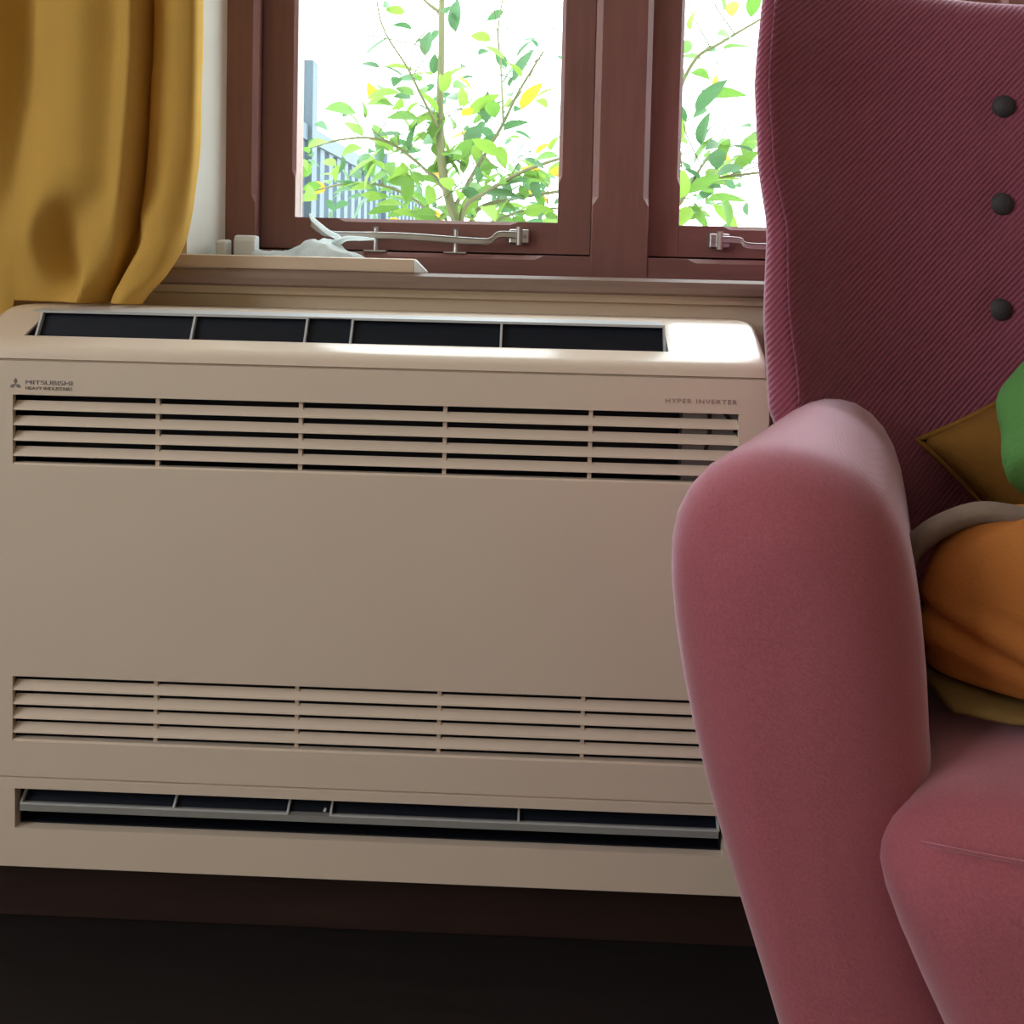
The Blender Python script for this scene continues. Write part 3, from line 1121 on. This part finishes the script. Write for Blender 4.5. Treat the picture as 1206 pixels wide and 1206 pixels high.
# sweater
N, E_ = [], []
a0 = nd((PX, 0.335, 0.540), (.140, .115))
a1 = nd(wst, (.112, .090), a0)
a2 = nd(chs, (.104, .080), a1)
a3 = nd((PX, 0.355, 0.842), (.055, .052), a2)
for sh, el, wr in ((shL, elL, wrL), (shR, elR, wrR)):
    a = nd(sh, .050, a2)
    b = nd(mid(sh, el, .55), .044, a)
    c = nd(el, .044, b)
    d = nd(mid(el, wr, .5), .038, c)
    d2 = nd(mid(el, wr, .85), .034, d)
    nd(mid(el, wr, 1.0), .026, d2)
sw = skin('sweater', M_GREEN, per, N, E_, sub=4)
nrm_ = [v.normal.copy() for v in sw.data.vertices]
for v, vn in zip(sw.data.vertices, nrm_):
    k = noise.noise(Vector((v.co.x * 14, v.co.y * 14, v.co.z * 26)))
    v.co += vn * k * .009
for el, wr in ((elL, wrL), (elR, wrR)):
    MB().tube([mid(el, wr, .80), mid(el, wr, .84), mid(el, wr, .98), mid(el, wr, 1.04)], [.0325, .0345, .031, .027], 16).build('cuff', M_GREEN, sw, smooth=True)
MB().tube([(PX + .052 * math.cos(q * PI / 10), .355 + .048 * math.sin(q * PI / 10), .862) for q in range(21)], .010, 8).build('collar', M_GREEN, sw, smooth=True)
# trousers
N, E_ = [], []
a0 = nd((PX, 0.325, 0.535), (.110, .070))
for hp, kn, an in ((hipL, knL, anL), (hipR, knR, anR)):
    a = nd(hp, .085, a0)
    b = nd(mid(hp, kn, .6), .084, a)
    c = nd(kn, .106, b)
    d = nd(mid(kn, an, .45), .075, c)
    nd(mid(kn, an, .95), .040, d)
tr = skin('trousers', M_ORANGE, per, N, E_, sub=5)
nrm_ = [v.normal.copy() for v in tr.data.vertices]
for v, vn in zip(tr.data.vertices, nrm_):
    p = v.co
    k = noise.noise(Vector((p.x * 9, p.y * 9, p.z * 9)))
    # pull folds running diagonally across the knee
    s = (p.z + p.x * 0.42) * 1.0
    amp = max(0, min(1, (0.530 - p.z) / .02)) * max(0, min(1, (p.z - .47) / .02))
    v.co += vn * (k * .005 + amp * .011 * (abs(math.sin(s * 105 + 1.6 * k)) ** 0.7 - .6))
    if v.co.z < 0.462:
        v.co.z = 0.462 + (v.co.z - 0.462) * .06
# hem band of the undershirt draped over the thigh
hem = catmull([(-0.246, 0.180, 0.538), (-0.240, 0.175, 0.555), (-0.222, 0.168, 0.574), (-0.194, 0.166, 0.588), (-0.165, 0.166, 0.588), (-0.120, 0.172, 0.582), (-0.07, 0.205, 0.572), (-0.02, 0.26, 0.560)], 6)
rings = []
for i, p in enumerate(hem):
    t_ = (hem[min(i + 1, len(hem) - 1)] - hem[max(0, i - 1)]).normalized()
    nrm = Vector((t_.z, 0, -t_.x)).normalized() * -1
    if nrm.z < 0 and abs(t_.z) < .9:
        nrm = -nrm
    bn = t_.cross(nrm)
    k = 0.4 if i in (0, len(hem) - 1) else 1
    rings.append([p + nrm * .0085 * k * math.cos(q * PI / 6) + bn * .020 * k * math.sin(q * PI / 6) for q in range(12)])
MB().loft(rings).build('shirt_hem', M_TAUPE, per, smooth=True)

# ---------------------------------------------------------------- outside: ground, fence, shrubs
tag(MB().box(-6, 6, 0.45, 10, -0.30, -0.20).build('ground', M_GROUND), 'pale ground outside the window', kind='structure')
random.seed(11)


def leaf_mesh(name, ln, wd, curl, m):
    v, f = [], []
    n_ = 6
    for i in range(n_ + 1):
        t_ = i / n_
        w_ = wd * math.sin(PI * min(1, t_ ** 0.85)) ** 0.8 * 0.5 if 0 < i < n_ else 0.0006
        z = -curl * ln * t_ * t_
        v += [(-w_, ln * t_, z + w_ * .35), (0, ln * t_, z), (w_, ln * t_, z + w_ * .35)]
    for i in range(n_):
        a = i * 3
        f += [(a, a + 1, a + 4, a + 3), (a + 1, a + 2, a + 5, a + 4)]
    me_ = bpy.data.meshes.new(name)
    me_.from_pydata(v, [], f)
    me_.materials.append(m)
    for p in me_.polygons:
        p.use_smooth = True
    return me_


LM = [[leaf_mesh('leaf', l_, w_, c_, m) for l_, w_, c_ in ((.092, .046, .2), (.074, .040, .35), (.108, .046, .15))] for m in M_LEAF]


def shrub(label, base, branches, count, kinds, zone, extra=0, twigs=0):
    root = tag(empty('shrub', base), label, 'shrub')
    B = Vector(base)
    samples = []
    for r, pts in branches:
        P = catmull([Vector(p) - B for p in pts], 6)
        nn = len(P)
        b_ = MB().tube(P, [r * .001 * (1 - 0.55 * i / (nn - 1)) for i in range(nn)], 8).build('branch', M_BARK, root, smooth=True)
        for i in range(nn):
            if P[i].z + B.z > 0.86:
                samples.append((P[i], (P[min(i + 1, nn - 1)] - P[max(i - 1, 0)]).normalized()))
    # leaf mass further back in the crown
    mass = MB()
    for _ in range(extra):
        p, d = random.choice(samples)
        if random.random() > zone(p + B):
            continue
        q = p + Vector((random.gauss(0, .10), random.uniform(.15, .7), random.gauss(0, .06)))
        R3 = Matrix.Rotation(random.uniform(0, 6.28), 3, 'Z') @ Matrix.Rotation(random.uniform(-1, 1), 3, 'X') @ Matrix.Rotation(random.uniform(-1.2, 1.2), 3, 'Y')
        src_ = LM[0][random.randrange(3)]
        sc = random.uniform(.45, .8)
        mass.add([q + R3 @ (v.co * sc) for v in src_.vertices], [tuple(f.vertices) for f in src_.polygons])
    if extra:
        mo = mass.build('leaf_mass', M_LEAF[1], root, smooth=True)
        mo['kind'] = 'stuff'
    # thin side twigs
    for _ in range(twigs):
        p, d = random.choice(samples)
        e1 = p + Vector((random.gauss(0, .06), random.gauss(0, .05), random.uniform(.02, .09)))
        e2 = e1 + Vector((random.gauss(0, .05), random.gauss(0, .05), random.uniform(.01, .08)))
        MB().tube(catmull([p, e1, e2], 4), .0016, 5).build('twig', M_BARK, root, smooth=True)
    k = 0
    while k < count:
        p, d = random.choice(samples)
        zz = p.z + B.z
        if random.random() > zone(p + B):
            continue
        off = Vector((random.gauss(0, .045), random.gauss(0, .06), random.gauss(0, .035)))
        q = p + off
        kind = kinds(q + B)
        o = bpy.data.objects.new('leaf', LM[kind][random.randrange(3)])
        C.objects.link(o)
        o.parent = root
        o.location = q
        out = (off.normalized() + d * .6 + Vector((random.gauss(0, .5), random.gauss(0, .4), random.gauss(0.1, .4)))).normalized()
        rot = out.to_track_quat('Y', 'Z').to_matrix() @ Matrix.Rotation(random.uniform(-1.1, 1.1), 3, 'Y')
        o.rotation_euler = rot.to_euler()
        s = random.uniform(.55, 0.98)
        o.scale = (s, s, s)
        k += 1
    return root


BR = [(16, [(-0.03, 1.5, -0.2), (-0.02, 1.5, 0.4), (-0.024, 1.5, 0.814), (-0.058, 1.5, 0.942), (-0.082, 1.5, 1.048), (-0.089, 1.5, 1.197), (-0.088, 1.5, 1.324), (-0.091, 1.5, 1.576)]),
      (8, [(-0.019, 1.5, 0.78), (-0.022, 1.45, 0.919), (0.04, 1.45, 0.972), (0.134, 1.45, 1.026), (0.258, 1.45, 1.07)]),
      (7, [(-0.023, 1.5, 0.80), (-0.0, 1.6, 0.928), (0.088, 1.6, 0.963), (0.22, 1.6, 0.988), (0.308, 1.6, 1.012)]),
      (6, [(-0.052, 1.5, 0.924), (0.001, 1.55, 1.034), (0.064, 1.55, 1.143), (0.105, 1.55, 1.23), (0.168, 1.55, 1.338)]),
      (5, [(-0.065, 1.5, 0.97), (-0.147, 1.5, 1.047), (-0.234, 1.5, 1.099), (-0.342, 1.5, 1.097), (-0.46, 1.5, 1.062)]),
      (5, [(-0.03, 1.5, 0.85), (-0.187, 1.65, 0.972), (-0.324, 1.65, 1.003), (-0.484, 1.65, 0.966)]),
      (4, [(-0.086, 1.5, 1.12), (-0.127, 1.4, 1.2), (-0.159, 1.4, 1.261), (-0.222, 1.4, 1.361), (-0.245, 1.4, 1.482)]),
      (5, [(-0.03, 1.5, 0.86), (0.111, 1.6, 0.93), (0.222, 1.6, 0.944)]),
      (4, [(0.07, 1.55, 1.15), (0.053, 1.7, 1.323), (0.044, 1.7, 1.436), (0.07, 1.7, 1.594)]),
      (5, [(-0.09, 1.5, 1.418), (-0.122, 1.5, 1.439), (-0.176, 1.5, 1.491)])]


def kinds1(p):
    r = random.random()
    if 0.10 < p.x < 0.22 and 1.04 < p.z < 1.24 and r < .30:
        return 3
    if p.z > 1.25 and r < .6:
        return 1
    return 0 if r < .45 else (2 if r < .80 else (1 if r < .985 else 3))


shrub('leafy green shrub outside the left casement with some yellow leaves', (-0.03, 1.5, -0.2), BR, 290, kinds1, lambda p: (1.0 if p.x < -.12 else .62) if p.z < 1.18 else (0.5 if p.z < 1.28 else 0.16), 330, 26)
BR2 = [(6, [(0.42, 1.3, -0.2), (0.42, 1.3, 0.762), (0.493, 1.3, 0.94), (0.55, 1.3, 0.991), (0.647, 1.3, 1.012), (0.80, 1.3, 1.03)]),
       (6, [(0.42, 1.3, 0.70), (0.468, 1.3, 1.116), (0.513, 1.3, 1.262), (0.579, 1.3, 1.312), (0.674, 1.3, 1.371)]),
       (4, [(0.495, 1.3, 0.94), (0.564, 1.4, 1.05), (0.603, 1.4, 1.082), (0.664, 1.4, 1.093)])]


def kinds2(p):
    r = random.random()
    return 0 if r < .5 else (1 if r < .75 else (2 if r < .96 else 3))


shrub('leafy branches of the shrub outside the right casement beside the armchair', (0.42, 1.3, -0.2), BR2, 100, kinds2, lambda p: 1.0 if p.z < 1.02 else 0.5, 60, 8)

# slatted metal fence receding behind the shrub
fn = tag(empty('garden_fence', (-0.62, 2.6, -0.2)), 'blue grey slatted garden fence behind the shrub', 'fence')
B = Vector((-0.62, 2.6, -0.2))
A0, A1 = Vector((-0.74, 2.5, 0)), Vector((-0.70, 6.5, 0))
dr = (A1 - A0)
L_ = dr.length
dr.normalize()
sd = Vector((dr.y, -dr.x, 0))


def fbox(s0, s1, w_, z0, z1):
    rg = []
    for z in (z0, z1):
        rg.append([A0 + dr * s0 + sd * w_ + Vector((0, 0, z)) - B, A0 + dr * s1 + sd * w_ + Vector((0, 0, z)) - B, A0 + dr * s1 - sd * w_ + Vector((0, 0, z)) - B, A0 + dr * s0 - sd * w_ + Vector((0, 0, z)) - B])
    return MB().loft(rg)


fbox(0, L_, .02, 1.25, 1.31).build('fence_rail', M_FENCE, fn)
fbox(0, L_, .02, 0.0, 0.06).build('fence_rail', M_FENCE, fn)
k = 0.05
while k < L_:
    fbox(k, k + .075, .010, -0.2, 1.27).build('fence_slat', M_FENCE, fn)
    k += .16
fbox(0.28, 0.36, .035, -0.2, 1.55).build('fence_post', M_FENCE, fn)
fbox(2.0, 2.08, .035, -0.2, 1.40).build('fence_post', M_FENCE, fn)
